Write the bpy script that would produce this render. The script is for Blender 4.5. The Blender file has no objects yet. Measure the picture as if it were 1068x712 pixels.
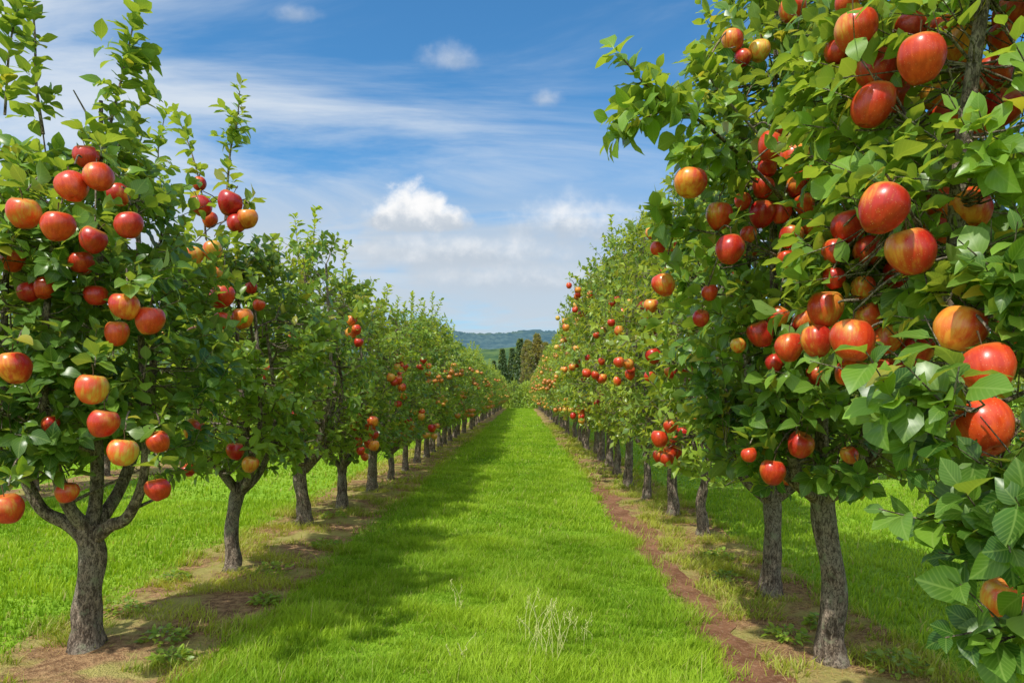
import bpy, math, random
import numpy as np
from mathutils import Vector

CAM_H = 1.25
F = 712.0
VX, VY = 545.0, 412.0

def at(px, py, d):
    """world point from image pixel coordinates and an assumed distance along the lane"""
    return np.array([(px-VX)/F*d, d, CAM_H-(py-VY)/F*d])

scene = bpy.context.scene
col = scene.collection
scene.view_settings.view_transform = 'Standard'
scene.view_settings.look = 'None'
scene.view_settings.exposure = 0

# ------------------------------------------------------------------ helpers
def norm(v):
    return v/np.maximum(np.linalg.norm(v, axis=-1, keepdims=True), 1e-9)

def make_mesh(name, V, loops, sizes, mats, matidx=None, smooth=True, color=None, uv=None):
    me = bpy.data.meshes.new(name)
    V = np.asarray(V, dtype=np.float32)
    loops = np.asarray(loops, dtype=np.int32)
    sizes = np.asarray(sizes, dtype=np.int32)
    me.vertices.add(len(V)); me.vertices.foreach_set('co', V.ravel())
    me.loops.add(len(loops)); me.loops.foreach_set('vertex_index', loops)
    me.polygons.add(len(sizes))
    starts = np.concatenate([[0], np.cumsum(sizes)[:-1]]).astype(np.int32)
    me.polygons.foreach_set('loop_start', starts)
    for m in mats: me.materials.append(m)
    if matidx is not None:
        me.polygons.foreach_set('material_index', np.asarray(matidx, dtype=np.int32))
    me.polygons.foreach_set('use_smooth', np.full(len(sizes), smooth, dtype=bool))
    me.update(calc_edges=True)
    if color is not None:
        a = me.attributes.new('Col', 'FLOAT_COLOR', 'POINT')
        c = np.ones((len(V), 4), dtype=np.float32); c[:, :3] = color
        a.data.foreach_set('color', c.ravel())
    if uv is not None:
        l = me.uv_layers.new(name='UVMap')
        l.data.foreach_set('uv', np.asarray(uv, dtype=np.float32)[loops].ravel())
    return me

def add_obj(name, me, parent=None, loc=(0,0,0), rot=None, scale=None):
    o = bpy.data.objects.new(name, me)
    col.objects.link(o)
    o.location = loc
    if rot is not None: o.rotation_euler = rot
    if scale is not None: o.scale = scale
    if parent is not None: o.parent = parent
    return o

class Builder:
    def __init__(s): s.V=[]; s.L=[]; s.S=[]; s.n=0
    def add(s, V, quads):
        s.V.append(V); s.L.append((quads+s.n).ravel()); s.S.append(np.full(len(quads), quads.shape[1])); s.n+=len(V)
    def mesh(s, name, mats, smooth=True):
        return make_mesh(name, np.concatenate(s.V), np.concatenate(s.L), np.concatenate(s.S), mats, smooth=smooth)

def spline(P, R, k):
    P = np.asarray(P, float); R = np.asarray(R, float)
    n = len(P); out=[]; ro=[]
    Q = np.vstack([2*P[0]-P[1], P, 2*P[-1]-P[-2]])
    for i in range(n-1):
        p0,p1,p2,p3 = Q[i],Q[i+1],Q[i+2],Q[i+3]
        for j in range(k):
            t=j/k
            out.append(0.5*((2*p1)+(-p0+p2)*t+(2*p0-5*p1+4*p2-p3)*t*t+(-p0+3*p1-3*p2+p3)*t**3))
            ro.append(R[i]*(1-t)+R[i+1]*t)
    out.append(P[-1]); ro.append(R[-1])
    return np.array(out), np.array(ro)

def tube(B, P, R, segs, rough=0.0, seed=0):
    P = np.asarray(P, float); n=len(P)
    T = np.gradient(P, axis=0); T = norm(T)
    u = np.array([1.0,0.2,0.0]) if abs(T[0][2])>0.5 else np.array([0,0,1.0])
    ang = np.linspace(0, 2*np.pi, segs, endpoint=False)
    V = np.empty((n, segs, 3))
    for i in range(n):
        u = u - T[i]*np.dot(u,T[i]); u/= (np.linalg.norm(u)+1e-9)
        w = np.cross(T[i], u)
        r = np.full(segs, R[i])
        if rough>0:
            r = r*(1+rough*(0.5*np.sin(ang*3+seed+i*0.11)+0.35*np.sin(ang*7+seed*2+i*0.23)+0.3*np.sin(ang*11-i*0.4+seed)
                  +0.6*np.sin(i*0.9+seed+ang*2)))
        V[i] = P[i]+ r[:,None]*(np.cos(ang)[:,None]*u+np.sin(ang)[:,None]*w)
    i,j = np.meshgrid(np.arange(n-1), np.arange(segs), indexing='ij')
    a=i*segs+j; b=i*segs+(j+1)%segs
    q=np.stack([a,b,b+segs,a+segs],-1).reshape(-1,4)
    B.add(V.reshape(-1,3), q)

# ------------------------------------------------------------------ materials
class NT:
    def __init__(s, tree): s.t=tree; s.t.nodes.clear()
    def n(s, typ, **kw):
        nd=s.t.nodes.new(typ)
        for k,v in kw.items(): setattr(nd,k,v)
        return nd
    def link(s,a,b): s.t.links.new(a,b)
    def setin(s, sock, v):
        if isinstance(v,bpy.types.NodeSocket): s.link(v,sock)
        else: sock.default_value=v
    def math(s, op, a, b=None, c=None, clamp=False):
        nd=s.n('ShaderNodeMath', operation=op); nd.use_clamp=clamp
        s.setin(nd.inputs[0],a)
        if b is not None: s.setin(nd.inputs[1],b)
        if c is not None: s.setin(nd.inputs[2],c)
        return nd.outputs[0]
    def maprange(s, v, a,b,c=0.0,d=1.0, smooth=True):
        nd=s.n('ShaderNodeMapRange'); nd.interpolation_type='SMOOTHSTEP' if smooth else 'LINEAR'
        s.setin(nd.inputs['Value'],v)
        nd.inputs['From Min'].default_value=a; nd.inputs['From Max'].default_value=b
        nd.inputs['To Min'].default_value=c; nd.inputs['To Max'].default_value=d
        return nd.outputs['Result']
    def mix(s, f, a, b, blend='MIX'):
        nd=s.n('ShaderNodeMix', data_type='RGBA', blend_type=blend)
        s.setin(nd.inputs[0],f)
        s.setin(nd.inputs[6], a if not isinstance(a,tuple) else (*a,1.0))
        s.setin(nd.inputs[7], b if not isinstance(b,tuple) else (*b,1.0))
        return nd.outputs[2]
    def noise(s, vec, scale, detail=4, rough=0.55, dist=0.0):
        nd=s.n('ShaderNodeTexNoise')
        if vec is not None: s.link(vec, nd.inputs['Vector'])
        nd.inputs['Scale'].default_value=scale; nd.inputs['Detail'].default_value=detail
        nd.inputs['Roughness'].default_value=rough; nd.inputs['Distortion'].default_value=dist
        return nd.outputs['Fac']
    def mapping(s, vec, scale=(1,1,1), rot=(0,0,0), loc=(0,0,0)):
        nd=s.n('ShaderNodeMapping'); s.link(vec, nd.inputs['Vector'])
        nd.inputs['Scale'].default_value=scale; nd.inputs['Rotation'].default_value=rot; nd.inputs['Location'].default_value=loc
        return nd.outputs[0]
    def bump(s, h, strength, dist):
        nd=s.n('ShaderNodeBump'); s.link(h, nd.inputs['Height'])
        nd.inputs['Strength'].default_value=strength; nd.inputs['Distance'].default_value=dist
        return nd.outputs[0]
    def principled(s, color, rough, normal=None, spec=0.5):
        p=s.n('ShaderNodeBsdfPrincipled')
        s.setin(p.inputs['Base Color'], color if not isinstance(color,tuple) else (*color,1.0))
        s.setin(p.inputs['Roughness'], rough)
        p.inputs['Specular IOR Level'].default_value=spec
        if normal is not None: s.link(normal,p.inputs['Normal'])
        return p
    def out(s, sh):
        o=s.n('ShaderNodeOutputMaterial'); s.link(sh,o.inputs['Surface'])

def newmat(name):
    m=bpy.data.materials.new(name); m.use_nodes=True
    return m, NT(m.node_tree)

def leaf_material():
    m,t=newmat('leaf')
    c=t.n('ShaderNodeAttribute', attribute_name='Col').outputs['Color']
    uv=t.n('ShaderNodeUVMap').outputs[0]
    sep=t.n('ShaderNodeSeparateXYZ'); t.link(uv,sep.inputs[0])
    au=t.math('ABSOLUTE', sep.outputs[0])
    mid=t.maprange(au, 0.02,0.11,1.0,0.0)
    ph=t.math('SUBTRACT', t.math('MULTIPLY',sep.outputs[1],50.0), t.math('MULTIPLY',au,20.0))
    vein=t.maprange(t.math('SINE',ph),0.2,1.0)
    vv=t.math('MAXIMUM',mid,t.math('MULTIPLY',vein,0.45))
    c2=t.mix(t.math('MULTIPLY',vv,0.38), c, (0.34,0.48,0.13))
    geo=t.n('ShaderNodeNewGeometry')
    back=t.mix(0.38, c2, (0.30,0.39,0.15))
    c3=t.mix(geo.outputs['Backfacing'], c2, back)
    p=t.principled(c3,0.34,None,0.5)
    tr=t.n('ShaderNodeBsdfTranslucent')
    tc=t.mix(1.0, c3, (2.0,1.6,0.5), 'MULTIPLY')
    t.link(tc,tr.inputs[0])
    mx=t.n('ShaderNodeMixShader'); mx.inputs[0].default_value=0.42
    t.link(p.outputs[0],mx.inputs[1]); t.link(tr.outputs[0],mx.inputs[2])
    t.out(mx.outputs[0]); return m

def grass_material():
    m,t=newmat('grass_blade')
    c=t.n('ShaderNodeAttribute', attribute_name='Col').outputs['Color']
    p=t.principled(c,0.55,None,0.25)
    tr=t.n('ShaderNodeBsdfTranslucent')
    t.link(t.mix(1.0,c,(1.4,1.25,0.5),'MULTIPLY'),tr.inputs[0])
    mx=t.n('ShaderNodeMixShader'); mx.inputs[0].default_value=0.4
    t.link(p.outputs[0],mx.inputs[1]); t.link(tr.outputs[0],mx.inputs[2])
    t.out(mx.outputs[0]); return m

def bark_material():
    m,t=newmat('bark')
    tc=t.n('ShaderNodeTexCoord').outputs['Object']
    v=t.mapping(tc,(1,1,0.35))
    n1=t.noise(v,45,6,0.7,0.6)
    n2=t.noise(tc,7,3)
    n3=t.noise(t.mapping(tc,(1,1,0.5)),110,3,0.6,1.0)
    base=t.mix(t.maprange(n1,0.38,0.60),(0.085,0.06,0.042),(0.38,0.295,0.22))
    base=t.mix(t.maprange(n2,0.45,0.62),base,(0.31,0.26,0.20))
    base=t.mix(t.math('MULTIPLY',t.maprange(n3,0.55,0.40),0.8),base,(0.05,0.037,0.028))
    lich=t.maprange(t.noise(tc,16,4,0.6),0.56,0.68)
    base=t.mix(t.math('MULTIPLY',lich,0.5),base,(0.30,0.33,0.20))
    h=t.math('ADD',t.math('MULTIPLY',n1,0.8),t.math('MULTIPLY',n3,0.4))
    p=t.principled(base,0.9,t.bump(h,1.0,0.02),0.2)
    t.out(p.outputs[0]); return m

def apple_material():
    m,t=newmat('apple_skin')
    oi=t.n('ShaderNodeObjectInfo').outputs['Random']
    geo=t.n('ShaderNodeNewGeometry')
    r=t.math('FRACT',t.math('ADD',oi,geo.outputs['Random Per Island']))
    r2=t.math('FRACT',t.math('MULTIPLY',r,7.31))
    tc=t.n('ShaderNodeTexCoord').outputs['Object']
    streak=t.noise(t.mapping(tc,(75,75,9)),1.0,4,0.6)
    patch=t.noise(tc,13,2)
    sep=t.n('ShaderNodeSeparateXYZ'); t.link(tc,sep.inputs[0])
    side=t.math('MULTIPLY',sep.outputs[0],9.0)      # one sun-blushed cheek
    k=t.math('ADD',t.math('ADD',side,t.math('MULTIPLY',t.math('SUBTRACT',streak,0.5),1.2)),t.math('MULTIPLY',t.math('SUBTRACT',patch,0.5),1.8))
    thr=t.maprange(r,0.0,1.0,-1.20,0.22,False)
    blush=t.maprange(t.math('SUBTRACT',k,thr),-0.45,0.45)
    red=t.mix(r2,(0.48,0.010,0.012),(0.80,0.10,0.018))
    red=t.mix(t.maprange(streak,0.35,0.7),t.mix(1.0,red,(0.74,0.45,0.6),'MULTIPLY'),red)
    yel=t.mix(r2,(0.84,0.25,0.03),(0.66,0.48,0.07))
    yel=t.mix(t.math('MULTIPLY',t.maprange(streak,0.40,0.64),0.7),yel,(0.80,0.15,0.02))
    c=t.mix(blush,yel,red)
    dimple=t.maprange(sep.outputs[2],0.034,0.054)
    c=t.mix(t.math('MULTIPLY',dimple,0.40),c,(0.50,0.42,0.08))
    vo=t.n('ShaderNodeTexVoronoi'); t.link(tc,vo.inputs['Vector']); vo.inputs['Scale'].default_value=190
    spk=t.maprange(vo.outputs['Distance'],0.08,0.18,0.45,0.0)
    c=t.mix(spk,c,(0.84,0.55,0.30))
    p=t.principled(c,0.33,None,0.5)
    p.inputs['Coat Weight'].default_value=0.15; p.inputs['Coat Roughness'].default_value=0.18
    t.out(p.outputs[0]); return m

def simple(name,c,rough=0.8):
    m,t=newmat(name); tc=t.n('ShaderNodeTexCoord').outputs['Object']
    n=t.noise(tc,60,3)
    p=t.principled(t.mix(n,tuple(x*0.7 for x in c),tuple(min(1,x*1.3) for x in c)),rough); t.out(p.outputs[0]); return m

M_LEAF=leaf_material(); M_GRASS=grass_material(); M_BARK=bark_material(); M_APPLE=apple_material()
M_STEM=simple('stalk',(0.10,0.06,0.025))

# ------------------------------------------------------------------ leaf templates (x across, y along, z up)
def tmpl(rows):
    V=[(0,0,0)]; F_=[]
    for (t,w) in rows: V+= [(-w,t,0),(0,t,0),(w,t,0)]
    V.append((0,1,0)); tip=len(V)-1
    F_+=[(0,2,1),(0,3,2)]
    for i in range(len(rows)-1):
        a=1+3*i; b=a+3
        F_+=[(a,a+1,b+1,b),(a+1,a+2,b+2,b+1)]
    a=1+3*(len(rows)-1)
    F_+=[(a,a+1,tip),(a+1,a+2,tip)]
    V=np.array(V,float); uv=np.stack([V[:,0]/0.28, V[:,1]],-1)
    return V, F_, uv
T_HI=tmpl([(0.14,0.03),(0.24,0.17),(0.40,0.28),(0.58,0.30),(0.74,0.235),(0.88,0.11)])
T_MD=tmpl([(0.15,0.06),(0.42,0.28),(0.75,0.21)])
T_LO=tmpl([(0.45,0.30)])

def leaves(name,P,D,N,L,C,templ,rs):
    n=len(P); D=norm(D); side=norm(np.cross(D,N)); N=norm(np.cross(side,D))
    TV,TF,TUV=templ; k=len(TV)
    fold=rs.uniform(0.05,0.75,n)[:,None]; curl=(rs.beta(2,2.5,n)*0.85-0.1)[:,None]; wid=rs.uniform(0.78,1.15,n)[:,None]
    wav=rs.uniform(0.0,0.06,(n,1)); ph=rs.uniform(0,6.28,(n,1)); bend=rs.normal(0,.10,(n,1)); tw=rs.normal(0,.35,(n,1))
    x=TV[None,:,0]*wid; y=TV[None,:,1]
    z=fold*np.abs(TV[None,:,0])*(1-0.5*y)-curl*y**2+wav*np.sin(y*13+ph+np.sign(TV[None,:,0])*1.3)*(np.abs(TV[None,:,0])/0.28)+tw*x*y
    x=x+bend*y*y; yy=y*(1-0.22*curl*y)
    V=P[:,None]+L[:,None,None]*(x[...,None]*side[:,None]+yy[...,None]*D[:,None]+z[...,None]*N[:,None])
    tl=np.concatenate([np.array(f) for f in TF]); ts=np.array([len(f) for f in TF])
    loops=(tl[None,:]+np.arange(n)[:,None]*k).ravel(); sizes=np.tile(ts,n)
    # slightly darker or paler blade from base to tip, different on every leaf
    g=1+rs.normal(0,.12,(n,1))*(TUV[None,:,1]-0.5)*2
    CC=(C[:,None,:]*g[...,None]).reshape(-1,3)
    return make_mesh(name,V.reshape(-1,3),loops,sizes,[M_LEAF],color=np.clip(CC,0.003,1),uv=np.tile(TUV,(n,1)))

# ------------------------------------------------------------------ apple meshes
def apple_mesh(name, seed):
    rs=np.random.default_rng(seed)
    prof=[]
    nr=16
    hz=rs.uniform(0.98,1.10); tp=rs.uniform(0.06,0.15)
    for i in range(nr+1):
        a=math.pi*i/nr
        r=math.sin(a)*(1.0+0.06*math.cos(a))*0.97
        z=math.cos(a)*hz
        z-= 0.36*math.exp(-(a/0.42)**2)
        z+= 0.22*math.exp(-((math.pi-a)/0.34)**2)
        r*= (1.0-tp*max(0,-math.cos(a)))
        prof.append((r,z))
    S=22; V=[];Q=[]
    ph=rs.uniform(0,6)
    sk=rs.uniform(-0.10,0.10,2); ecc=rs.uniform(0.0,0.03)
    for i,(r,z) in enumerate(prof):
        for j in range(S):
            th=2*math.pi*j/S
            lob=1+0.025*math.cos(5*th+ph)*(0.4+abs(z))+ecc*math.cos(2*th+ph)
            V.append((r*lob*math.cos(th)+sk[0]*z, r*lob*math.sin(th)+sk[1]*z, z*(1+0.05*math.cos(th+ph))))
    for i in range(nr):
        for j in range(S):
            a=i*S+j;b=i*S+(j+1)%S
            Q.append((a,a+S,b+S,b))
    V=np.array(V)*0.058; Q=np.array(Q)
    B=Builder(); B.add(V,Q); n0=len(Q)
    P,R=spline([(0,0,0.034),(0.002,0.001,0.060),(0.008,0.003,0.084)],[0.0022,0.0016,0.0028],3)
    tube(B,P,R,5)
    S_=np.concatenate(B.S)
    mi=np.zeros(len(S_),int); mi[n0:]=1
    return make_mesh(name,np.concatenate(B.V),np.concatenate(B.L),S_,[M_APPLE,M_STEM],mi)
APPLES=[apple_mesh('apple_mesh',s) for s in range(9)]

# ------------------------------------------------------------------ tree generator
class Waves:
    def __init__(s, rs, freq, n=6):
        s.K=rs.normal(0,1,(n,3))*freq; s.p=rs.uniform(0,6.28,n)
    def __call__(s,P): return np.sin(P@s.K.T+s.p).mean(axis=1)*1.6

PT=np.array([0,0.12,0.3,0.5,0.7,0.85,1.0]); PR=np.array([0.60,0.92,1.0,0.97,0.84,0.62,0.28])

def build_tree(seed,H=3.2,R=0.7,z0=0.62,r0=0.075,hf=0.6,lean=(0,0),templ=T_MD,ntwig=800,leafL=0.085,nshoot=8,shootL=(0.3,0.6),
               extra=(),limbs=None,apples=None,napple=10,cull=None,dark=(0.030,0.085,0.010),light=(0.115,0.235,0.020),segs=14,shrink=None,perleaf=10,clumps=(),gap=-0.42,tunnel=0.8,leak=0.06,cullr=1.12):
    rs=np.random.default_rng(seed)
    B=Builder(); SK=[]
    fork=np.array([lean[0],lean[1],hf])
    tp=[(0,0,-0.06),(0.0,0.0,0.02),(lean[0]*0.15,lean[1]*0.15,0.10),(lean[0]*0.4+rs.normal(0,.022),lean[1]*0.4,hf*0.45),(lean[0]*0.8+rs.normal(0,.022),lean[1]*0.8,hf*0.8),tuple(fork+np.array([0,0,0.03]))]
    P,Rr=spline(tp,[r0*1.65,r0*1.4,r0*1.12,r0*0.95,r0*0.92,r0*1.0],6)
    tube(B,P,Rr,segs+6,0.10,seed)
    n=5
    if limbs is None:
        limbs=[]
        a0=rs.uniform(0,6.28)
        for i in range(n):
            a=a0+i*2*np.pi/n+rs.normal(0,.25); hh=rs.uniform(0.55,0.9)
            d=np.array([math.cos(a),math.sin(a),0])
            limbs.append([fork-np.array([0,0,0.05]),fork+d*R*0.28+np.array([0,0,0.14]),fork+d*R*0.5+np.array([0,0,(H-hf)*hh*0.4])+rs.normal(0,.03,3),
                          fork+d*R*rs.uniform(0.3,0.5)+np.array([0,0,(H-hf)*hh])])
        limbs.append([fork,fork+np.array([0.03,0,0.4])+rs.normal(0,.03,3),fork+np.array([0,0.03,(H-hf)*0.55])+rs.normal(0,.05,3),np.array([lean[0],lean[1],H*0.93])])
    for L in limbs:
        P,Rr=spline(L,np.linspace(r0*0.62,0.009,len(L)),7)
        tube(B,P,Rr,9,0.06,seed+1); SK.append(P)
        for k in range(5):
            t=rs.integers(int(len(P)*0.3),len(P)-1); p=P[t]
            a=rs.uniform(0,6.28); out=norm(np.array([p[0]-lean[0],p[1]-lean[1],0.0])+np.array([math.cos(a),math.sin(a),0])*0.35)
            zt=(p[2]-z0)/(H-z0); rr=R*np.interp(zt+0.1,PT,PR)
            e=np.array([lean[0],lean[1],0])+out*rr*rs.uniform(0.55,0.8)+np.array([0,0,p[2]+rs.uniform(0.0,0.3)])
            mid=(p+e)/2+np.array([0,0,-0.03])+rs.normal(0,.03,3)
            P2,R2=spline([p,mid,e],[0.010,0.006,0.003],5)
            if shrink is None or not shrink(np.array([e]))[0]:
                tube(B,P2,R2,5); SK.append(P2)
    A=[];T=[];Ln=[]; M=[]; tone=[]
    for (pts,rad,leafy) in extra:
        P2,R2=spline(pts,np.linspace(rad,0.003,len(pts)),7); tube(B,P2,R2,6); SK.append(P2)
        if leafy:
            tt=norm(np.gradient(P2,axis=0))
            s0=int(len(P2)*(1-leafy))
            for i in range(s0,len(P2)-1):
                A.append(P2[i]);T.append(tt[i]);Ln.append(np.linalg.norm(P2[i+1]-P2[i])*1.0);M.append(2);tone.append(0.75)
                if rs.random()<0.45 and i<len(P2)-4:
                    dd=norm(tt[i]*0.5+rs.normal(0,.6,3)+np.array([0,0,.35]))
                    A.append(P2[i]);T.append(dd);Ln.append(rs.uniform(.08,.16));M.append(7);tone.append(0.7)
            A.append(P2[-1]);T.append(tt[-1]);Ln.append(0.05);M.append(6);tone.append(0.95)
    SKP=np.concatenate(SK)
    w1=Waves(rs,3.2); w2=Waves(rs,7.0)
    c=[]
    while len(c)<ntwig:
        t=rs.random(ntwig); rr=np.interp(t,PT,PR)
        keep=rs.random(ntwig)<rr**0.9; t=t[keep]; rr=rr[keep]
        a=rs.uniform(0,6.28,len(t)); u=rs.random(len(t))**0.5
        p=np.stack([lean[0]+np.cos(a)*u*rr*R,lean[1]+np.sin(a)*u*rr*R,z0+t*(H-z0)],-1)
        bul=1+0.25*w1(p); p[:,:2]=np.array(lean)+(p[:,:2]-np.array(lean))*bul[:,None]
        ok=(w2(p)>gap)
        c+=list(p[ok])
    c=np.array(c[:ntwig])
    if shrink is not None: c=c[~shrink(c)]
    for (cc,cr,cn) in clumps:
        q=norm(rs.normal(0,1,(cn,3)))*(rs.random((cn,1))**0.4)*cr
        c=np.vstack([c,np.array(cc)+q])
    rad=c-np.array([lean[0],lean[1],0]); rad[:,2]=0; rad=norm(rad+1e-6)
    dirs=norm(rad*0.75+np.array([0,0,0.55])+rs.normal(0,0.45,c.shape))
    lens=rs.uniform(0.09,0.22,len(c))
    d2=((c[:,None,:]-SKP[None])**2).sum(-1); near=SKP[d2.argmin(1)]
    for i in range(len(c)):
        s=near[i]
        if np.linalg.norm(s-c[i])>0.34: s=c[i]-dirs[i]*0.12
        m=(s+c[i])/2+np.array([0,0,-0.01]); e=c[i]+dirs[i]*lens[i]
        tube(B,np.array([s,m,c[i],e]),[0.0034,0.0028,0.0022,0.0012],4)
    A+=list(c);T+=list(dirs);Ln+=list(lens);M+=[perleaf]*len(c)
    tn=np.clip(0.48+0.55*w1(c*0.9+5)+rs.normal(0,.18,len(c)),0,1)
    tone+=list(tn)
    for i in range(nshoot):
        t=rs.uniform(0.5,0.99); a=rs.uniform(0,6.28); rr=R*np.interp(t,PT,PR)*rs.uniform(0.1,0.8)
        s=np.array([lean[0]+math.cos(a)*rr,lean[1]+math.sin(a)*rr,z0+t*(H-z0)])
        d=norm(np.array([math.cos(a)*0.15,math.sin(a)*0.15,1.0])+rs.normal(0,.07,3)); l=rs.uniform(*shootL)
        P2,R2=spline([s,s+d*l*.5+rs.normal(0,.01,3),s+d*l],[0.005,0.0035,0.002],6); tube(B,P2,R2,5)
        tt=norm(np.gradient(P2,axis=0))
        for j in range(len(P2)-1):
            A.append(P2[j]);T.append(tt[j]);Ln.append(l/12);M.append(3);tone.append(0.7+j*0.03)
        A.append(P2[-1]);T.append(tt[-1]);Ln.append(0.03);M.append(5);tone.append(1.0)
    ap=[]
    if apples is not None:
        ap=[(np.array(p,float),r) for p,r in apples]
    else:
        for i in range(napple):
            t=rs.uniform(0.02,0.75); a=rs.uniform(0,6.28); rr=R*np.interp(t,PT,PR)*rs.uniform(0.98,1.15)
            p=np.array([lean[0]+math.cos(a)*rr,lean[1]+math.sin(a)*rr,z0+t*(H-z0)])
            for k in range(rs.integers(1,5)):
                ap.append((p+rs.normal(0,.07,3)*(k>0),rs.uniform(0.042,0.056)))
    for p,r in ap:
        top=p+np.array([0.008,0.003,0.084])*r/0.06
        j=((SKP-top)**2).sum(1).argmin(); s=SKP[j]
        if np.linalg.norm(s-top)>0.30: s=top+norm(s-top)*0.12+np.array([0,0,0.05])
        P2,R2=spline([s,(s+top)/2+np.array([0,0,0.02]),top+np.array([0,0,-0.002])],[0.004,0.0035,0.003],4); tube(B,P2,R2,5)
        for k in range(2):
            A.append(top);T.append(norm(rs.normal(0,.5,3)+np.array([0,0,.8])));Ln.append(0.05);M.append(4);tone.append(0.6)
    A=np.array(A);T=np.array(T);Ln=np.array(Ln);M=np.array(M);tone=np.array(tone)
    idx=np.repeat(np.arange(len(A)),M)
    first=np.concatenate([[0],np.cumsum(M)[:-1]]); loc=np.arange(len(idx))-first[idx]
    s=(loc+0.6)/M[idx]; s=np.clip(s+rs.normal(0,.06,len(s)),0,1)
    P=A[idx]+T[idx]*(Ln[idx]*s)[:,None]; Tx=T[idx]
    ref=np.where(np.abs(Tx[:,2:3])>0.8,np.array([[1.0,0,0]]),np.array([[0,0,1.0]]))
    b1=norm(np.cross(Tx,ref)); b2=np.cross(Tx,b1)
    phi=loc*2.4+idx*1.7+rs.normal(0,.3,len(s))
    perp=b1*np.cos(phi)[:,None]+b2*np.sin(phi)[:,None]
    th=np.radians(rs.uniform(38,78,len(s))*(1-0.45*s))[:,None]
    D=Tx*np.cos(th)+perp*np.sin(th)+np.array([0,0,-0.12])+rs.normal(0,.12,P.shape)
    N=Tx*np.sin(th)-perp*np.cos(th)*0.6+np.array([0,0,0.75])+rs.normal(0,.28,P.shape)
    L=leafL*rs.uniform(0.6,1.2,len(s))*(1-0.25*(s>0.9))
    tl=np.clip(tone[idx]+rs.normal(0,.22,len(s))+0.15*(s-0.5),0,1)[:,None]
    C=np.array(dark)*(1-tl)+np.array(light)*tl
    yel=(rs.random(len(s))<0.025)[:,None]; C=np.where(yel,np.array([0.36,0.34,0.035]),C)
    keep=np.ones(len(P),bool)
    cen=P+norm(D)*(L*0.5)[:,None]
    lim=rs.random(len(P))<leak
    for p,r in ap:
        inside=((cen-p)**2).sum(1)<(r*1.12)**2
        keep&=~inside
        if cull is not None:
            dv=norm(cull-p); rel=cen-p; tt=rel@dv; q=((rel-tt[:,None]*dv)**2).sum(1)
            keep&=~((tt>0)&(tt<tunnel)&(q<(r*cullr)**2)&~lim)
    trunk=B.mesh('trunk',[M_BARK])
    crown=leaves('crown',P[keep],D[keep],N[keep],L[keep],C[keep],templ,rs)
    return dict(trunk=trunk,crown=crown,apples=ap)

random.seed(11)
def place_tree(data,loc,rotz=0.0,sc=(1,1,1),label='',individual=True,group='rows of apple trees in the orchard'):
    e=bpy.data.objects.new('apple_tree',None); col.objects.link(e)
    e.empty_display_size=0.3; e.location=loc; e.rotation_euler=(0,0,rotz); e.scale=sc
    e['label']=label; e['category']='tree'; e['group']=group
    add_obj('trunk',data['trunk'],e); add_obj('crown',data['crown'],e)
    if individual:
        for p,r in data['apples']:
            k=r/0.06
            add_obj('apple',random.choice(APPLES),e,tuple(p),(random.gauss(0,.22),random.gauss(0,.22),random.uniform(0,6.28)),(k*random.uniform(.95,1.02),k*random.uniform(.95,1.02),k*random.uniform(.97,1.06)/sc[2]*sc[0]))
    elif data.get('fruit'):
        f=add_obj('apples',data['fruit'],e); f['kind']='stuff'
    return e

def fruit_mesh(data,seed):
    V=[];Q=[];n=0
    S=8
    for p,r in data['apples']:
        pts=[]
        for i in range(7):
            a=math.pi*i/6
            for j in range(S):
                th=2*math.pi*j/S; pts.append((r*math.sin(a)*math.cos(th),r*math.sin(a)*math.sin(th),r*.9*math.cos(a)-r*0.25*(i==0)))
        V.append(np.array(pts)+p)
        for i in range(6):
            for j in range(S): a=i*S+j;b=i*S+(j+1)%S; Q.append((a+n,a+S+n,b+S+n,b+n))
        n+=len(pts)
    V=np.concatenate(V);Q=np.array(Q)
    return make_mesh('fruit',V,Q.ravel(),np.full(len(Q),4),[M_APPLE])

def px_apples(lst,base,dlo,dhi,rad=0.060):
    out=[]
    for (x,y,r) in lst:
        d=min(max(rad*F/r,dlo),dhi); out.append((at(x,y,d)-np.array(base),r*d/F*0.96))
    return out
CAM=np.array([0,0,CAM_H])
def V3(*a): return np.array(a,float)

# --- nearest tree of the left row
b=np.array([-2.12,3.32,0])
a1=[(75,195,18),(103,185,17),(25,222,18),(61,236,18),(90,163,14),(124,203,13),(134,235,16),(97,250,15),(85,274,14),(14,271,14),(130,319,17),(157,334,16),(122,347,14),(100,308,13),
    (96,405,18),(108,441,17),(128,471,17),(15,383,19),(165,461,13),(165,510,14),(70,513,13),(6,530,18),(53,442,10),(47,300,12),(30,305,12)]
fk=np.array([0.02,0,0.58])
limbs1=[[fk-V3(0,0,.05),fk+V3(-0.10,-.02,.05),fk+V3(-0.22,-.06,.16),fk+V3(-.34,-.08,.55),fk+V3(-.38,-.05,1.1),fk+V3(-.33,-.05,1.8)],
        [fk-V3(0,0,.04),fk+V3(.11,-.03,.04),fk+V3(.22,-.06,.10),fk+V3(.32,-.1,.35),fk+V3(.33,-.15,.9),fk+V3(.28,-.1,1.7)],
        [fk,fk+V3(.0,.05,.25),fk+V3(-.04,.1,.8),fk+V3(.05,0,1.5),fk+V3(0.05,0,2.1)],
        [fk,fk+V3(-.05,-.12,.2),fk+V3(-.02,-.30,.7),fk+V3(.05,-.32,1.5)],
        [fk,fk+V3(.05,.2,.25),fk+V3(.12,.34,.8),fk+V3(.05,.3,1.6)]]
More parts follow.
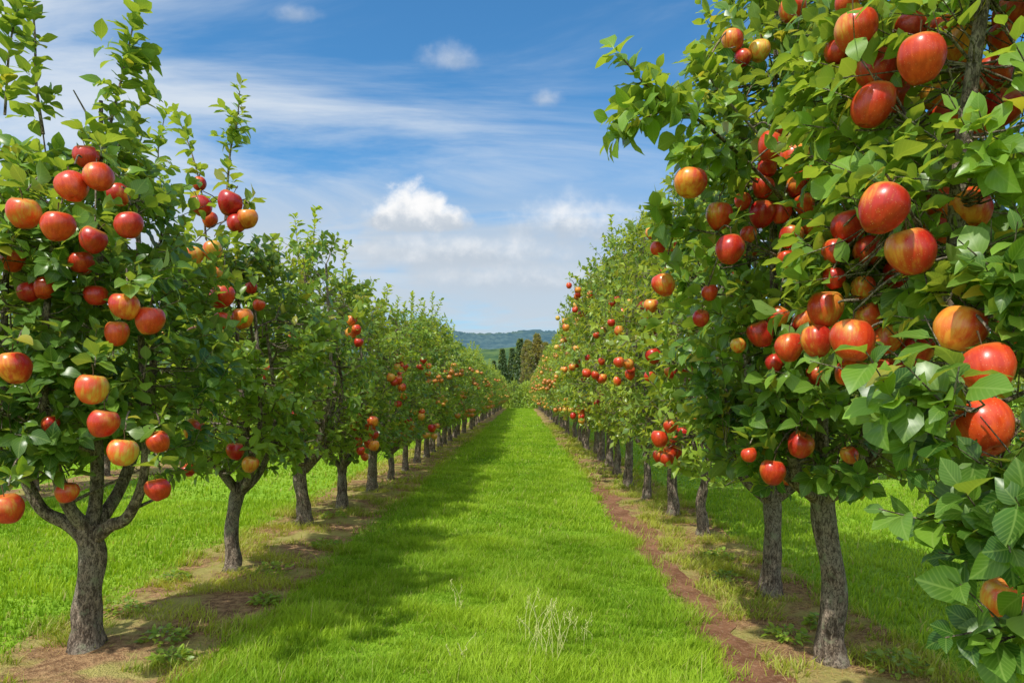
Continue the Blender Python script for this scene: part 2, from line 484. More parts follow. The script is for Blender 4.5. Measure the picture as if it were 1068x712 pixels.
ex1=[([at(45,140,3.1)-b,at(38,90,3.1)-b,at(36,30,3.1)-b,at(30,-15,3.1)-b],0.008,0.9),
     ([at(100,190,3.0)-b,at(120,110,3.0)-b,at(132,60,3.0)-b,at(140,20,3.0)-b],0.008,0.9),
     ([at(110,180,3.2)-b,at(135,130,3.2)-b,at(152,100,3.2)-b],0.006,0.9),
     ([at(5,120,2.9)-b,at(10,50,2.9)-b,at(20,5,2.9)-b],0.006,0.9)]
def shr1(c): return (c[:,2]<0.98)&(np.hypot(c[:,0],c[:,1])<0.34)
t1=build_tree(11,H=2.46,R=0.58,z0=0.74,r0=0.062,hf=0.58,lean=(0.0,0),templ=T_HI,ntwig=640,leafL=0.096,nshoot=2,limbs=limbs1,extra=ex1,gap=-0.24,shrink=shr1,leak=0.14,
              apples=px_apples(a1,b,2.62,2.95),cull=CAM-b,segs=18,dark=(0.040,0.115,0.016),light=(0.19,0.345,0.04))
place_tree(t1,b,label='gnarled apple tree with forked trunk and red apples')

# --- second tree left
b=np.array([-2.04,4.81,0])
a2=[(240,212,14),(258,228,12),(210,215,12),(203,266,11),(222,261,11),(232,309,14),(253,332,12),(232,335,11),(205,350,11),(247,233,11),(208,192,8),(203,448,13),(245,470,10),(261,484,10),(219,229,9),(196,490,8),(262,300,7),(225,285,8),(270,318,7)]
ex2=[([at(235,230,4.3)-b,at(240,160,4.4)-b,at(247,130,4.4)-b,at(250,95,4.4)-b],0.008,0.85),
     ([at(215,250,4.4)-b,at(210,200,4.4)-b,at(200,160,4.5)-b,at(185,120,4.6)-b],0.007,0.9),
     ([at(170,210,4.9)-b,at(165,160,4.9)-b,at(172,120,4.9)-b],0.006,0.9)]
t2=build_tree(22,H=2.25,R=0.54,z0=0.70,r0=0.048,hf=0.60,lean=(0.05,0),templ=T_MD,ntwig=440,leafL=0.090,nshoot=3,extra=ex2,apples=px_apples(a2,b,4.1,4.4),cull=CAM-b,segs=14,gap=-0.20,
              dark=(0.065,0.155,0.018),light=(0.26,0.41,0.045))
place_tree(t2,b,label='slender apple tree with clusters of red and orange apples')

# --- nearest tree right, its trunk outside the view
b=np.array([1.52,1.75,0])
a0=[(921,218,28),(950,262,27),(1010,218,25),(978,211,18),(974,243,19),(1001,343,28),(1030,384,30),(1026,445,32),(1050,628,27),(889,355,24),(861,322,21),(926,390,21),(938,285,19),(958,365,18),
    (914,73,23),(910,110,24),(961,62,27),(988,122,21),(1045,112,22),(893,32,24),(1003,50,22),(1045,40,16),(884,2,14),(886,236,20),(870,262,14),(935,100,18),
    (1036,75,20),(950,30,18),(1055,15,20),(872,55,14),(906,330,15),(888,388,18),(852,356,18),(905,262,17),(940,232,17),(996,255,15),(1056,340,20),(975,100,17),(900,300,14),(925,355,17),(870,290,13),(1010,90,17),(1020,130,16),(985,30,16)]
clumps0=[(at(1055,500,1.30)-b,np.array([.06,.10,.05]),12),(at(1066,560,1.25)-b,np.array([.055,.10,.07]),18),(at(1064,665,1.25)-b,np.array([.045,.08,.04]),8),(at(985,425,1.30)-b,np.array([.08,.08,.03]),8),
         (at(1000,60,1.8)-b,np.array([.2,.12,.2]),40),(at(900,100,2.0)-b,np.array([.13,.12,.25]),32),(at(1010,300,1.7)-b,np.array([.16,.12,.16]),38),(at(910,290,2.0)-b,np.array([.13,.10,.14]),28),
         (at(1040,330,1.5)-b,np.array([.10,.1,.08]),12),(at(1040,180,1.55)-b,np.array([.10,.1,.08]),12)]
def shr0(c):
    w=c+np.array([1.52,1.75,0])
    low=(w[:,2]<1.32)&((w[:,0]<1.02)|(w[:,1]>1.5))
    face=np.hypot(w[:,0],w[:,1])<1.80
    return low|face|(w[:,0]<0.86)
ex0=[([V3(-.1,0,1.2),at(1000,330,1.55)-b,at(960,240,1.7)-b,at(940,190,1.75)-b,at(950,130,1.75)-b],0.010,0.5),
     ([at(1100,460,1.35)-b,at(1050,435,1.32)-b,at(1000,425,1.30)-b,at(950,418,1.28)-b],0.007,0.5),
     ([at(1100,500,1.25)-b,at(1080,570,1.22)-b,at(1066,650,1.20)-b],0.006,0.6)]
t0=build_tree(33,H=3.1,R=0.84,z0=0.95,r0=0.085,hf=0.75,templ=T_HI,ntwig=880,leafL=0.084,nshoot=3,extra=ex0,apples=px_apples(a0,b,1.2,2.0),cull=CAM-b,clumps=clumps0,shrink=shr0,
              dark=(0.040,0.115,0.016),light=(0.21,0.375,0.045),perleaf=10,tunnel=0.6,cullr=1.18,leak=0.12)
place_tree(t0,b,label='apple tree heavy with large red and yellow apples overhanging the path')

# --- second tree right
b=np.array([1.45,3.2,0])
aR=[(720,190,19),(764,42,13),(792,53,13),(804,153,16),(829,165,17),(796,195,13),(750,225,16),(795,223,15),(825,246,14),(761,260,17),(839,213,12),(692,297,14),(686,259,9),(731,332,10),(793,348,15),
    (823,362,17),(853,390,13),(806,492,15),(835,464,15),(886,474,10),(781,474,9),(740,305,10),(826,10,15),(830,195,12),(775,210,10),(812,330,12),(815,135,11),(780,245,10),(843,180,13),(770,360,9),
    (815,222,12),(845,235,11),(800,175,12),(820,270,11),(838,335,13),(808,378,11),(775,60,10),(855,155,12)]
exR=[([at(850,250,3.0)-b,at(800,190,2.7)-b,at(735,130,2.5)-b,at(690,105,2.45)-b,at(650,62,2.4)-b],0.009,0.75),
     ([at(790,190,2.7)-b,at(750,165,2.6)-b,at(722,160,2.45)-b],0.005,0.8),
     ([at(840,280,2.9)-b,at(770,250,2.7)-b,at(700,235,2.7)-b,at(690,225,2.7)-b],0.006,0.7),
     ([at(800,150,2.8)-b,at(750,95,2.7)-b,at(735,70,2.7)-b],0.006,0.8),
     ([at(700,112,2.45)-b,at(670,125,2.4)-b,at(648,140,2.4)-b],0.004,0.9)]
def shrR(c):
    w=c+np.array([1.45,3.2,0]); return (np.hypot(w[:,0],w[:,1])<2.75)
tR=build_tree(44,H=3.35,R=0.70,z0=0.84,r0=0.056,hf=0.80,lean=(-0.05,0),templ=T_HI,ntwig=820,leafL=0.092,nshoot=4,extra=exR,apples=px_apples(aR,b,2.4,2.80),cull=CAM-b,segs=16,gap=-0.27,shrink=shrR,
              dark=(0.050,0.135,0.018),light=(0.22,0.385,0.045))
place_tree(tR,b,label='apple tree with rough bark and ripe red apples by the path')

# --- shared variants for the rest of the rows
VAR=[]
for i,(H,R,n,na) in enumerate([(2.40,0.60,460,9),(2.50,0.62,480,10),(2.35,0.64,460,9),(2.75,0.66,540,13),(2.65,0.70,580,14)]):
    g=[(0.08,0.185,0.02),(0.09,0.19,0.02),(0.08,0.185,0.018),(0.09,0.185,0.02),(0.085,0.185,0.02)][i]
    l=[(0.33,0.47,0.05),(0.36,0.48,0.055),(0.31,0.455,0.048),(0.38,0.48,0.055),(0.34,0.475,0.052)][i]
    v=build_tree(100+i,H=H,R=R,z0=0.50+0.03*i,r0=0.046+0.007*(i%3),hf=0.46+0.03*i,templ=T_MD if i<3 else T_LO,ntwig=n,leafL=0.078,nshoot=5,shootL=(0.2,0.5),napple=na,dark=g,light=l,perleaf=9,gap=-0.26)
    v['fruit']=fruit_mesh(v,i); VAR.append(v)

rr=random.Random(7)
left=[(-2.06,6.45),(-1.98,7.5),(-1.94,8.8),(-1.91,9.9),(-1.92,11.2)]
right=[(1.54,4.24),(1.61,6.1),(1.57,7.12),(1.50,8.24),(1.45,9.37),(1.48,10.7)]
for lst,x0 in ((left,-1.96),(right,1.52)):
    y=lst[-1][1]
    while y<62:
        y+=1.25+rr.uniform(-.12,.12); lst.append((x0+rr.gauss(0,.05),y))
LBL=['leafy apple tree with ripe apples in a long row','apple tree with dense green crown in orchard row']
for side,lst in ((0,left),(1,right)):
    for (x,y) in lst:
        s=rr.uniform(0.94,1.06); v=VAR[rr.choice([0,1,2,0,1,2]) if side==0 else rr.choice([3,4,3,4,1])]
        if side==0: zz=s*(1.12 if y<6.5 else 1.0 if y<11 else 1.08)
        else: zz=s*(1.05 if y<5 else 1.22)
        sx=s*(1.0 if y<10 else 1.08)
        place_tree(v,(x,y,0),rr.uniform(0,6.28),(sx,sx,zz),LBL[0] if y<25 else LBL[1],individual=y<9.5)
for x0,ya,yb,st in ((-6.3,5.5,34,1.75),(5.6,5.0,26,1.75)):
    y=ya
    while y<yb:
        s=rr.uniform(.9,1.08); place_tree(VAR[rr.randrange(5)],(x0+rr.gauss(0,.1),y,0),rr.uniform(0,6.28),(s,s,s),'apple tree in the neighbouring row on mown grass',individual=False)
        y+=st+rr.uniform(-.15,.15)
for i in range(14):
    s=rr.uniform(1.0,1.25); place_tree(VAR[rr.randrange(5)],(-7+i*1.25+rr.gauss(0,.2),69+rr.uniform(0,5)+abs(i-6)*0.4,0),rr.uniform(0,6.28),(s*1.1,s*1.1,s),'apple tree closing the end of the lane',individual=False)

# low hedge that closes the lane
rh=np.random.default_rng(91); n=15000
hx=rh.uniform(-7,9,n); top=2.1+0.5*np.sin(hx*1.1)+0.3*np.sin(hx*2.7+1)+0.12*(hx>1)*(hx-1)
hu=rh.random(n); hy=64.8+rh.normal(0,.55,n)*(1-0.5*hu); hp=np.stack([hx,hy,hu*top],-1)
tl=np.clip(0.5+0.3*np.sin(hx*3.1)+rh.normal(0,.2,n),0,1)[:,None]
hd=norm(rh.normal(0,1,(n,3))+np.array([0,-.5,.3]))
me=leaves('hedge',hp,hd,rh.normal(0,.5,(n,3))+np.array([0,-.5,.8]),rh.uniform(.12,.26,n),np.array([.12,.22,.025])*(1-tl)+np.array([.38,.49,.06])*tl,T_LO,rh)
o=add_obj('hedge',me); o['label']='low leafy hedge closing the far end of the lane'; o['category']='hedge'

# ------------------------------------------------------------------ ground
def ground_mat():
    m,t=newmat('turf_soil'); tc=t.n('ShaderNodeTexCoord').outputs['Object']
    n1=t.noise(tc,0.6,3); n2=t.noise(tc,9,4,0.65); n3=t.noise(tc,70,2,0.6)
    c=t.mix(t.maprange(n2,0.3,0.7),(0.15,0.29,0.018),(0.27,0.45,0.03))
    c=t.mix(t.math('MULTIPLY',t.maprange(n1,0.45,0.65),0.4),c,(0.31,0.41,0.05))
    c=t.mix(t.math('MULTIPLY',t.maprange(n3,0.5,0.35),0.4),c,(0.06,0.11,0.012))
    p=t.principled(c,0.9,None,0.1); t.out(p.outputs[0]); return m
def soil_mat():
    m,t=newmat('dry_soil'); tc=t.n('ShaderNodeTexCoord').outputs['Object']
    n1=t.noise(tc,2.6,4,0.6); n2=t.noise(tc,22,5,0.7); n3=t.noise(tc,120,3)
    c=t.mix(t.maprange(n2,0.35,0.65),(0.19,0.10,0.05),(0.46,0.28,0.14))
    c=t.mix(t.maprange(n1,0.44,0.60),c,t.mix(n2,(0.28,0.28,0.06),(0.52,0.43,0.16)))
    c=t.mix(t.math('MULTIPLY',t.maprange(n3,0.55,0.7),0.5),c,(0.60,0.45,0.24))
    h=t.math('ADD',n2,t.math('MULTIPLY',n3,0.5))
    p=t.principled(c,0.95,t.bump(h,1.0,0.03),0.1); t.out(p.outputs[0]); return m
def path_mat():
    m,t=newmat('path_earth'); tc=t.n('ShaderNodeTexCoord').outputs['Object']
    n1=t.noise(tc,4,4,0.6); n2=t.noise(tc,40,5,0.7); n3=t.noise(tc,180,3)
    c=t.mix(t.maprange(n1,0.35,0.65),(0.22,0.10,0.052),(0.40,0.20,0.11))
    c=t.mix(t.maprange(n2,0.5,0.7),c,(0.48,0.30,0.18))
    h=t.math('ADD',n2,t.math('MULTIPLY',n3,0.6))
    p=t.principled(c,0.95,t.bump(h,1.0,0.025),0.1); t.out(p.outputs[0]); return m

def grid_mesh(name,X,Y,Z,mat,smooth=True):
    ny,nx=X.shape; V=np.stack([X,Y,Z],-1).reshape(-1,3)
    i,j=np.meshgrid(np.arange(ny-1),np.arange(nx-1),indexing='ij'); a=i*nx+j
    q=np.stack([a,a+1,a+nx+1,a+nx],-1).reshape(-1,4)
    return make_mesh(name,V,q.ravel(),np.full(len(q),4),[mat],smooth=smooth)

g=make_mesh('ground',[(-2500,-300,0),(2500,-300,0),(2500,2600,0),(-2500,2600,0)],[0,1,2,3],[4],[ground_mat()],smooth=False)
o=add_obj('ground',g); o['kind']='structure'; o['label']='green mown orchard ground reaching the distant hills'; o['category']='ground'

def wob(y,seed,amp):
    r=np.random.default_rng(seed); s=0
    for f in (0.5,1.3,3.1,7.3,15.7,29.0): s=s+np.sin(y*f+r.uniform(0,6))*amp/(1+f*0.10)*r.uniform(.5,1)
    return s*0.5
ys=np.concatenate([np.arange(0.5,16,0.04),np.arange(16,30,0.12),np.arange(30,66,0.4)])
SM=soil_mat()
def strip(name,l,r,seed,z,mat,lab,hump=0.0,amp=0.09,yy=ys,taper=None):
    nx=13; u=np.linspace(0,1,nx)[None,:]
    L=(l+wob(yy,seed,amp))[:,None]; R_=(r+wob(yy,seed+1,amp))[:,None]
    if taper is not None:
        k=taper(yy)[:,None]; m=(L+R_)/2; L=m+(L-m)*k; R_=m+(R_-m)*k
    X=L+(R_-L)*u; Y=np.repeat(yy[:,None],nx,1)
    Z=z+hump*np.sin(np.pi*u)**2*(0.6+0.4*np.sin(X*9+Y*5)*np.sin(Y*3.3))
    o=add_obj(name,grid_mesh(name,X,Y,Z,mat)); o['kind']='structure'; o['label']=lab; o['category']='ground'
strip('soil_strip',-2.55,-1.45,5,0.004,SM,'dry soil and straw strip under the tree row',0.03)
strip('soil_strip',0.92,1.88,8,0.004,SM,'dry soil and straw strip beside the dirt path',0.0)
strip('soil_strip',-6.8,-5.8,15,0.004,SM,'dry soil strip under the neighbouring tree row',0.02)
yp=ys[ys<22]
strip('dirt_path',0.95,1.115,12,0.009,path_mat(),'narrow reddish brown bare earth path',0.0,0.10,yp,lambda y:np.clip((22-y)/11,0.05,1)*(1+0.28*np.sin(y*2.3)+0.15*np.sin(y*7.1)))

# ------------------------------------------------------------------ grass
gw=Waves(np.random.default_rng(5),2.2,8); gw2=Waves(np.random.default_rng(6),7.0,8); gw3=Waves(np.random.default_rng(9),22.0,8)
def blades(n,x0,x1,y0,y1,h,w,rs,cA,cB,accept=None,lean=0.35,dryf=0.04,var=0.45):
    x=rs.uniform(x0,x1,n); y=rs.uniform(y0,y1,n)
    P=np.stack([x,y,np.zeros(n)],-1)
    if accept is not None:
        k=accept(P,rs); P=P[k]
    n=len(P)
    t=0.5+0.4*gw(P)+0.40*gw2(P)
    hh=h*rs.uniform(0.45,1.25,n)*np.clip(0.85+var*gw2(P)+var*gw3(P),0.3,2.0)
    hh=hh*np.where(rs.random(n)<0.02,1.7,1.0)
    a=rs.uniform(0,6.28,n); dx=np.stack([np.cos(a),np.sin(a),0*a],-1)
    fl=gw2(P[:,[1,0,2]])*2.5
    b=fl+rs.normal(0,1.3,n); ln=np.stack([np.cos(b),np.sin(b),0*b],-1)*(rs.random(n)*lean*hh*1.8)[:,None]
    ww=w*rs.uniform(.6,1.3,n)[:,None]
    up=np.array([0,0,1.0])
    V=np.stack([P-dx*ww/2,P+dx*ww/2,P+ln*.35-dx*ww*.4+up*(hh*.55)[:,None],P+ln*.35+dx*ww*.4+up*(hh*.55)[:,None],P+ln+up*hh[:,None]],1)
    tl=np.array([0,1,3,2,2,3,4]); ts=np.array([4,3])
    t=np.clip(t+rs.normal(0,.24,n),0,1)[:,None]
    C=np.array(cA)*(1-t)+np.array(cB)*t
    dry=(rs.random(n)<dryf)[:,None]; C=np.where(dry,np.array([0.52,0.50,0.17]),C)
    blade_tone=np.array([0.65,0.65,0.95,0.95,1.1])  # natural thatch colour: darker root, paler tip
    C=C[:,None,:]*blade_tone[None,:,None]
    return V,C,tl,ts,n
def grass_object(name,parts,label):
    Vs=[];Cs=[];Ls=[];Ss=[];off=0
    for V,C,tl,ts,n in parts:
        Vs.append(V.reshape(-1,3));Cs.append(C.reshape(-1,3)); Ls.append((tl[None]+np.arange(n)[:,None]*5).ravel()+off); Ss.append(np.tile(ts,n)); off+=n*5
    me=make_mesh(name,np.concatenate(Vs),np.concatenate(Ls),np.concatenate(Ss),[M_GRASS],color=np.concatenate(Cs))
    o=add_obj(name,me); o['kind']='stuff'; o['label']=label; o['category']='grass'
rs=np.random.default_rng(77)
gA=(0.20,0.375,0.016); gB=(0.43,0.61,0.045)
def lane(P,rs): 
    return (P[:,0]>-1.44+wob(P[:,1],5+1,0.09)+rs.normal(0,.06,len(P)))&(P[:,0]<0.95+wob(P[:,1],12,0.10)+rs.normal(0,.045,len(P)))
parts=[blades(30000,-1.8,1.1,1.2,2.7,0.056,0.0038,rs,gA,gB,lane,.6),
       blades(145000,-1.8,1.1,2.7,6,0.054,0.0038,rs,gA,gB,lane,.6,.04,.6),
       blades(70000,-1.8,1.1,6,12,0.054,0.0075,rs,gA,gB,lane,.5,.04,.5),
       blades(40000,-1.8,1.1,12,25,0.052,0.016,rs,gA,gB,lane),
       blades(22000,-1.8,1.1,25,64,0.05,0.035,rs,gA,gB,lane)]
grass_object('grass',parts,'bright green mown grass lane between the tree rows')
def leftl(P,rs): return (P[:,0]<-2.52+wob(P[:,1],5,0.09)+rs.normal(0,.06,len(P)))&~((np.abs(P[:,0]+6.3)<0.5)&(rs.random(len(P))<.8))
def rightl(P,rs): return (P[:,0]>1.84+wob(P[:,1],9,0.09)+rs.normal(0,.06,len(P)))
parts=[blades(60000,-6,-2.3,2.6,8,0.05,0.009,rs,gA,gB,leftl),blades(45000,-14,-2.3,8,18,0.05,0.018,rs,gA,gB,leftl),blades(25000,-20,-2.3,18,50,0.05,0.04,rs,gA,gB,leftl),
       blades(50000,1.7,6,2.2,9,0.05,0.009,rs,gA,gB,rightl),blades(25000,1.7,12,9,24,0.05,0.022,rs,gA,gB,rightl)]
grass_object('grass',parts,'green mown grass between neighbouring orchard rows')
def tuft(P,rs): return (gw2(P)+0.8*gw3(P)>0.14+0.3*rs.random(len(P)))
def tuftR(P,rs): 
    onpath=(P[:,0]>0.95+wob(P[:,1],12,.1))&(P[:,0]<1.10+wob(P[:,1],13,.1))
    return (gw2(P)+0.8*gw3(P)>0.04+0.3*rs.random(len(P)))&(~onpath|(rs.random(len(P))<np.clip((P[:,1]-5)/12,0.08,.9)))
def straw(P,rs): return rs.random(len(P))<0.9
def strawR(P,rs): return (P[:,0]>1.10+wob(P[:,1],13,.1)+rs.normal(0,.02,len(P)))
sA=(0.21,0.32,0.027); sB=(0.48,0.53,0.07)
parts=[blades(44000,-2.65,-1.35,2.4,9,0.055,0.006,rs,sA,sB,tuft,0.8,.2),blades(28000,-2.65,-1.35,9,30,0.055,0.016,rs,sA,sB,tuft,0.8,.2),
       blades(38000,0.92,1.95,1.6,9,0.055,0.006,rs,sA,sB,tuftR,0.8,.15),blades(22000,0.92,1.95,9,30,0.06,0.018,rs,sA,sB,tuftR,0.8,.15),
       blades(34000,-2.65,-1.35,2.4,10,0.020,0.004,rs,(0.46,0.32,0.13),(0.62,0.49,0.21),straw,2.5),
       blades(14000,-2.65,-1.35,10,26,0.025,0.010,rs,(0.46,0.32,0.13),(0.62,0.49,0.21),straw,2.5),
       blades(26000,1.05,1.95,1.6,10,0.020,0.004,rs,(0.46,0.32,0.13),(0.62,0.49,0.21),strawR,2.5)]
grass_object('weeds',parts,'patchy tufts and dry straw on the bare soil strips')

M_SEED=simple('seed_stalk',(0.54,0.56,0.20))
def seed_grass(loc,seed,n=14,h=0.28):
    r=np.random.default_rng(seed); B=Builder()
    for i in range(n):
        s=np.array([r.normal(0,.03),r.normal(0,.03),0]); l=h*r.uniform(.5,1.1); d=norm(np.array([r.normal(0,.22),r.normal(0,.22),1.0]))
        P,R=spline([s,s+d*l*.5,s+d*l+np.array([r.normal(0,.03),r.normal(0,.03),-0.01])],[.0017,.0013,.0010],4); tube(B,P,R,4)
        for k in range(7):
            q=P[-1]-d*k*0.010; e=q+np.array([r.normal(0,.006),r.normal(0,.006),.012])
            tube(B,np.array([q,(q+e)/2,e]),[.0006,.0024,.0005],4)
    me=B.mesh('tall_grass',[M_SEED]); o=add_obj('tall_grass',me,loc=loc); o['label']='tall seeding grass stalks standing in the mown lane'; o['category']='grass'; o['group']='tall seeding grasses in the lane'
for i,(x,y,h,n) in enumerate([(0.06,3.25,.34,5),(0.14,3.2,.26,6),(0.2,3.35,.22,5),(0.03,3.5,.24,6),(-0.35,3.9,.2,4),(0.33,3.45,.16,4),(-0.3,3.2,.15,4)]): seed_grass((x,y,0),i,n,h)

def weed(loc,seed,sz):
    r=np.random.default_rng(seed); n=120
    a=r.uniform(0,6.28,n); u=r.random(n)**.6*sz
    P=np.stack([np.cos(a)*u,np.sin(a)*u,r.random(n)*sz*.7*(1-u/sz*.6)],-1)
    D=norm(np.stack([np.cos(a),np.sin(a),0.4+0*a],-1)+r.normal(0,.3,(n,3))); N=np.array([0,0,1.0])+r.normal(0,.3,(n,3))
    t=r.random((n,1)); C=np.array([.13,.25,.022])*(1-t)+np.array([.33,.48,.05])*t
    me=leaves('weed_clump',P,D,N,np.full(n,.04)*r.uniform(.6,1.3,n),C,T_MD,r)
    o=add_obj('weed_clump',me,loc=loc); o['label']='low leafy green weed growing on dry soil'; o['category']='plant'; o['group']='weeds on the soil strips'
for i,(x,y,s) in enumerate([(-1.82,3.45,.10),(-1.75,4.75,.12),(-2.3,3.9,.11),(-1.62,5.6,.09),(-1.9,6.9,.12),(1.35,3.5,.09),(1.7,3.1,.12),(1.35,4.6,.1),(1.5,5.2,.1),(-1.65,3.2,.07),(1.62,3.7,.08),(-1.55,4.1,.07),(-2.35,4.6,.08)]): weed((x,y,0.01),300+i,s)

# ------------------------------------------------------------------ hills and far trees
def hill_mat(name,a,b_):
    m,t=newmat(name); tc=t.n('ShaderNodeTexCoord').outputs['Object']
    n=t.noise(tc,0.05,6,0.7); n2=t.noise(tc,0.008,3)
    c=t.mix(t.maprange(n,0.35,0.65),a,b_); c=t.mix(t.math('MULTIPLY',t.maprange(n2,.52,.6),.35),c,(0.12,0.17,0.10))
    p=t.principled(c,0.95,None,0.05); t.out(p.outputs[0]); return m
def hill(name,y0,y1,htop,seed,mat,lab,fx):
    xs=np.linspace(-1500,1500,600); yy=np.linspace(y0,y1,46); X,Y=np.meshgrid(xs,yy)
    prof=np.sin(np.clip((Y-y0)/(y1-y0),0,1)*np.pi)**0.8
    Z=prof*htop*fx(X)-2
    r=np.random.default_rng(seed)
    Z=Z+r.uniform(0,1,Z.shape)*0.05*htop*prof
    o=add_obj(name,grid_mesh(name,X,Y,Z,mat,True)); o['kind']='structure'; o['label']=lab; o['category']='hill'
hill('hills',900,1700,112,1,hill_mat('far_forest_haze',(0.045,0.095,0.12),(0.085,0.145,0.155)),'distant wooded hills tinted blue green by painted haze',lambda X:1+0.05*np.sin(X/140+1.0)+0.05*np.sin(X/38+.5)-0.00060*X)  # bluish haze of distance is painted into the hill colours
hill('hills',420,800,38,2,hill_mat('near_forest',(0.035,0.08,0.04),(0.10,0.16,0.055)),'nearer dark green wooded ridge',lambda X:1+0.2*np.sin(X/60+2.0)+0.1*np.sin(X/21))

def far_tree(kind,seed):
    r=np.random.default_rng(seed); n=3000
    t=r.random(n)**0.8; a=r.uniform(0,6.28,n)
    if kind=='conifer_tree':
        lay=0.75+0.25*np.abs(np.sin(t*22)); rr_=(1-t)*2.0*lay*(r.random(n)**.4)+0.05
        z=1.0+t*9.5; D=np.stack([np.cos(a),np.sin(a),-0.25+0*a],-1); cA=np.array([.04,.09,.05]);cB=np.array([.10,.16,.08])
    else:
        rr_=np.sin(np.pi*(0.15+0.83*t))**.7*1.05*(r.random(n)**.45)*(1+.3*np.sin(a*3+t*9)); z=1.2+t*8.6
        D=np.stack([np.cos(a)*.4,np.sin(a)*.4,1+0*a],-1); cA=np.array([.18,.145,.115]);cB=np.array([.34,.28,.21])
    P=np.stack([np.cos(a)*rr_,np.sin(a)*rr_,z],-1); q=r.random((n,1)); C=cA*(1-q)+cB*q
    cr=leaves('crown',P,D+r.normal(0,.25,(n,3)),r.normal(0,.4,(n,3))+np.array([0,0,1]),r.uniform(.3,.65,n),C,T_LO,r)
    B=Builder(); P2,R2=spline([(0,0,-.1),(0.05,0,4),(0,0,9)],[.22,.15,.03],5); tube(B,P2,R2,8); return B.mesh('trunk',[M_BARK]),cr
ft={k:far_tree(k,i) for i,k in enumerate(['conifer_tree','bare_poplar'])}
for i,(k,x,y,s) in enumerate([('conifer_tree',-4.7,112,.66),('conifer_tree',-3.2,108,.82),('conifer_tree',-1.7,113,.86),('conifer_tree',-0.4,109,.98),('bare_poplar',0.8,107,.98),('bare_poplar',2.3,110,1.10),('bare_poplar',3.6,108,.95),('conifer_tree',4.4,112,.9),('bare_poplar',5.6,109,.95),('conifer_tree',-6.6,110,.6),('conifer_tree',6.8,112,.8)]):
    e=bpy.data.objects.new(k,None); col.objects.link(e); e.location=(x,y,0); e.rotation_euler=(0,0,i*1.3); e.scale=(s,s,s)
    e['label']='dark green conifer beyond the orchard' if k[0]=='c' else 'grey brown leafless tree beyond the orchard'; e['category']='tree'; e['group']='trees beyond the orchard'
    add_obj('trunk',ft[k][0],e); add_obj('crown',ft[k][1],e)

# ------------------------------------------------------------------ light
el=math.radians(55); az=math.radians(218)
sd=Vector((math.sin(az)*math.cos(el),math.cos(az)*math.cos(el),math.sin(el)))
ld=bpy.data.lights.new('sun','SUN'); ld.energy=4.2; ld.angle=math.radians(0.8); ld.color=(1.0,0.96,0.88)
lo=bpy.data.objects.new('sun',ld); col.objects.link(lo); lo.rotation_euler=sd.to_track_quat('Z','Y').to_euler(); lo.location=(-20,-10,30)

w=bpy.data.worlds.new('World'); scene.world=w; w.use_nodes=True
t=NT(w.node_tree)
sky=t.n('ShaderNodeTexSky'); sky.sky_type='NISHITA'; sky.sun_disc=False; sky.sun_elevation=el; sky.sun_rotation=az
sky.air_density=1.0; sky.dust_density=0.6; sky.ozone_density=2.5
dirv=t.n('ShaderNodeTexCoord').outputs['Generated']
sp=t.n('ShaderNodeSeparateXYZ'); t.link(dirv,sp.inputs[0]); X,Y,Z=sp.outputs
base=t.mix(1.0,sky.outputs[0],(0.45,0.94,1.16),'MULTIPLY')
ym=t.math('MAXIMUM',Y,0.05); u=t.math('DIVIDE',X,ym); v=t.math('DIVIDE',Z,ym); front=t.math('GREATER_THAN',Y,0.06)
zz=t.math('ADD',t.math('MAXIMUM',Z,0.0),0.10)
cx=t.n('ShaderNodeCombineXYZ'); t.link(t.math('DIVIDE',X,zz),cx.inputs[0]); t.link(t.math('DIVIDE',Y,zz),cx.inputs[1])
c1=t.noise(t.mapping(cx.outputs[0],(0.55,1.5,1),(0,0,math.radians(24)),(3.1,1.7,0)),1.0,7,0.60,0.9)
c2=t.noise(t.mapping(cx.outputs[0],(0.25,0.5,1),(0,0,0.2),(0.4,2.2,0)),1.0,2,0.5)
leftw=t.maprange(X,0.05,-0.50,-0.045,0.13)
# unseen bright cloud cover added behind the lane's start to raise fill light
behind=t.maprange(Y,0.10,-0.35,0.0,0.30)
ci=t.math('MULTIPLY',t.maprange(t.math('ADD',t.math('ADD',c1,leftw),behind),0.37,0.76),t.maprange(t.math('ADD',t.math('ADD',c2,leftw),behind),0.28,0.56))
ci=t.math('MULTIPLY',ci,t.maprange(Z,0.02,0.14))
colr=t.mix(t.math('MULTIPLY',ci,0.85),base,t.mix(t.maprange(Y,0.05,-0.3),(5.1,5.5,5.9),(8.0,8.1,8.3)))  # added rear clouds are brighter than the front ones, for fill
uv=t.n('ShaderNodeCombineXYZ'); t.link(u,uv.inputs[0]); t.link(v,uv.inputs[1])
hz=t.noise(t.mapping(uv.outputs[0],(2.6,9,1)),1.0,5,0.58,0.5)
hm=t.math('MULTIPLY',t.maprange(hz,0.28,0.54),t.math('MULTIPLY',t.maprange(v,0.36,0.20),front))
colr=t.mix(t.math('MULTIPLY',hm,0.88),colr,(3.9,4.3,4.75))
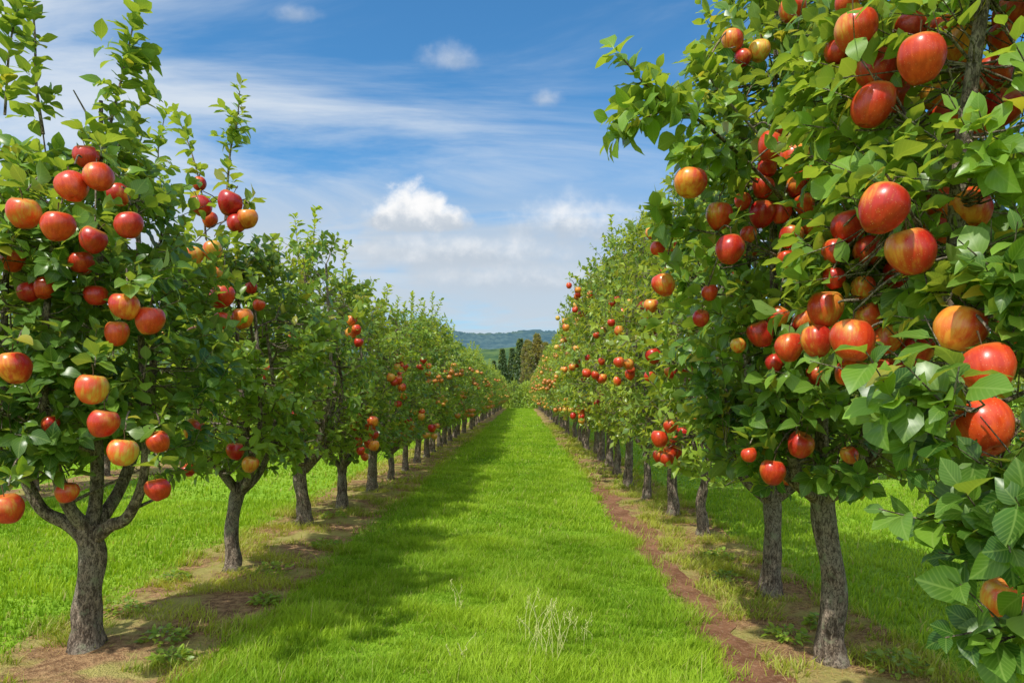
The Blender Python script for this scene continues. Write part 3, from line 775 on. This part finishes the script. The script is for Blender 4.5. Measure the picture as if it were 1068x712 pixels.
pn=t.noise(uv.outputs[0],24,7,0.56,0.15); pn2=t.noise(t.mapping(uv.outputs[0],(1,1,1),(0,0,0),(3,5,0)),32,5,0.6)
for (u0,v0,a,b_,op,soft,fl) in [(0.075,0.243,0.13,0.060,0.8,.0,1.5),(-0.09,0.200,0.20,0.040,0.75,.0,1.3),(0.02,0.165,0.25,0.03,0.5,.0,1.2),(-0.190,0.252,0.062,0.040,1.0,.50,2.6),(-0.155,0.254,0.066,0.062,1.0,.52,3.8),(-0.112,0.250,0.046,0.036,1.0,.48,2.6),(-0.105,0.488,0.060,0.034,0.45,.0,1.4),(0.035,0.432,0.030,0.018,0.5,.0,1.4),(-0.335,0.555,0.045,0.020,0.4,.0,1.4)]:
    du=t.math('DIVIDE',t.math('SUBTRACT',u,u0),a); dv=t.math('DIVIDE',t.math('SUBTRACT',v,v0),b_)
    dvv=t.math('MAXIMUM',dv,t.math('MULTIPLY',dv,-fl))
    d=t.math('SQRT',t.math('ADD',t.math('MULTIPLY',du,du),t.math('MULTIPLY',dvv,dvv)))
    d=t.math('ADD',d,t.math('MULTIPLY',t.math('SUBTRACT',pn,0.5),1.35))
    mk=t.math('MULTIPLY',t.math('MULTIPLY',t.maprange(d,1.02,soft),front),op)
    sh=t.maprange(t.math('ADD',t.math('DIVIDE',t.math('SUBTRACT',v,v0),0.05),t.math('MULTIPLY',t.math('SUBTRACT',pn2,0.5),1.4)),-0.20,0.65)
    cc=t.mix(sh,(3.6,4.05,4.6),(6.6,6.6,6.6))
    colr=t.mix(mk,colr,cc)
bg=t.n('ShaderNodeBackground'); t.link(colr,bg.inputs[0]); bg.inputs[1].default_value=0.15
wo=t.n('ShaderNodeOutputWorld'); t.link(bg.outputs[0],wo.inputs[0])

# ------------------------------------------------------------------ camera
cd=bpy.data.cameras.new('camera'); cd.lens=24; cd.sensor_width=36; cd.clip_end=6000; cd.clip_start=0.05
cd.shift_x=-11/1068; cd.shift_y=56/1068
co=bpy.data.objects.new('camera',cd); col.objects.link(co); co.location=(0,0,CAM_H); co.rotation_euler=(math.radians(90),0,0)
scene.camera=co
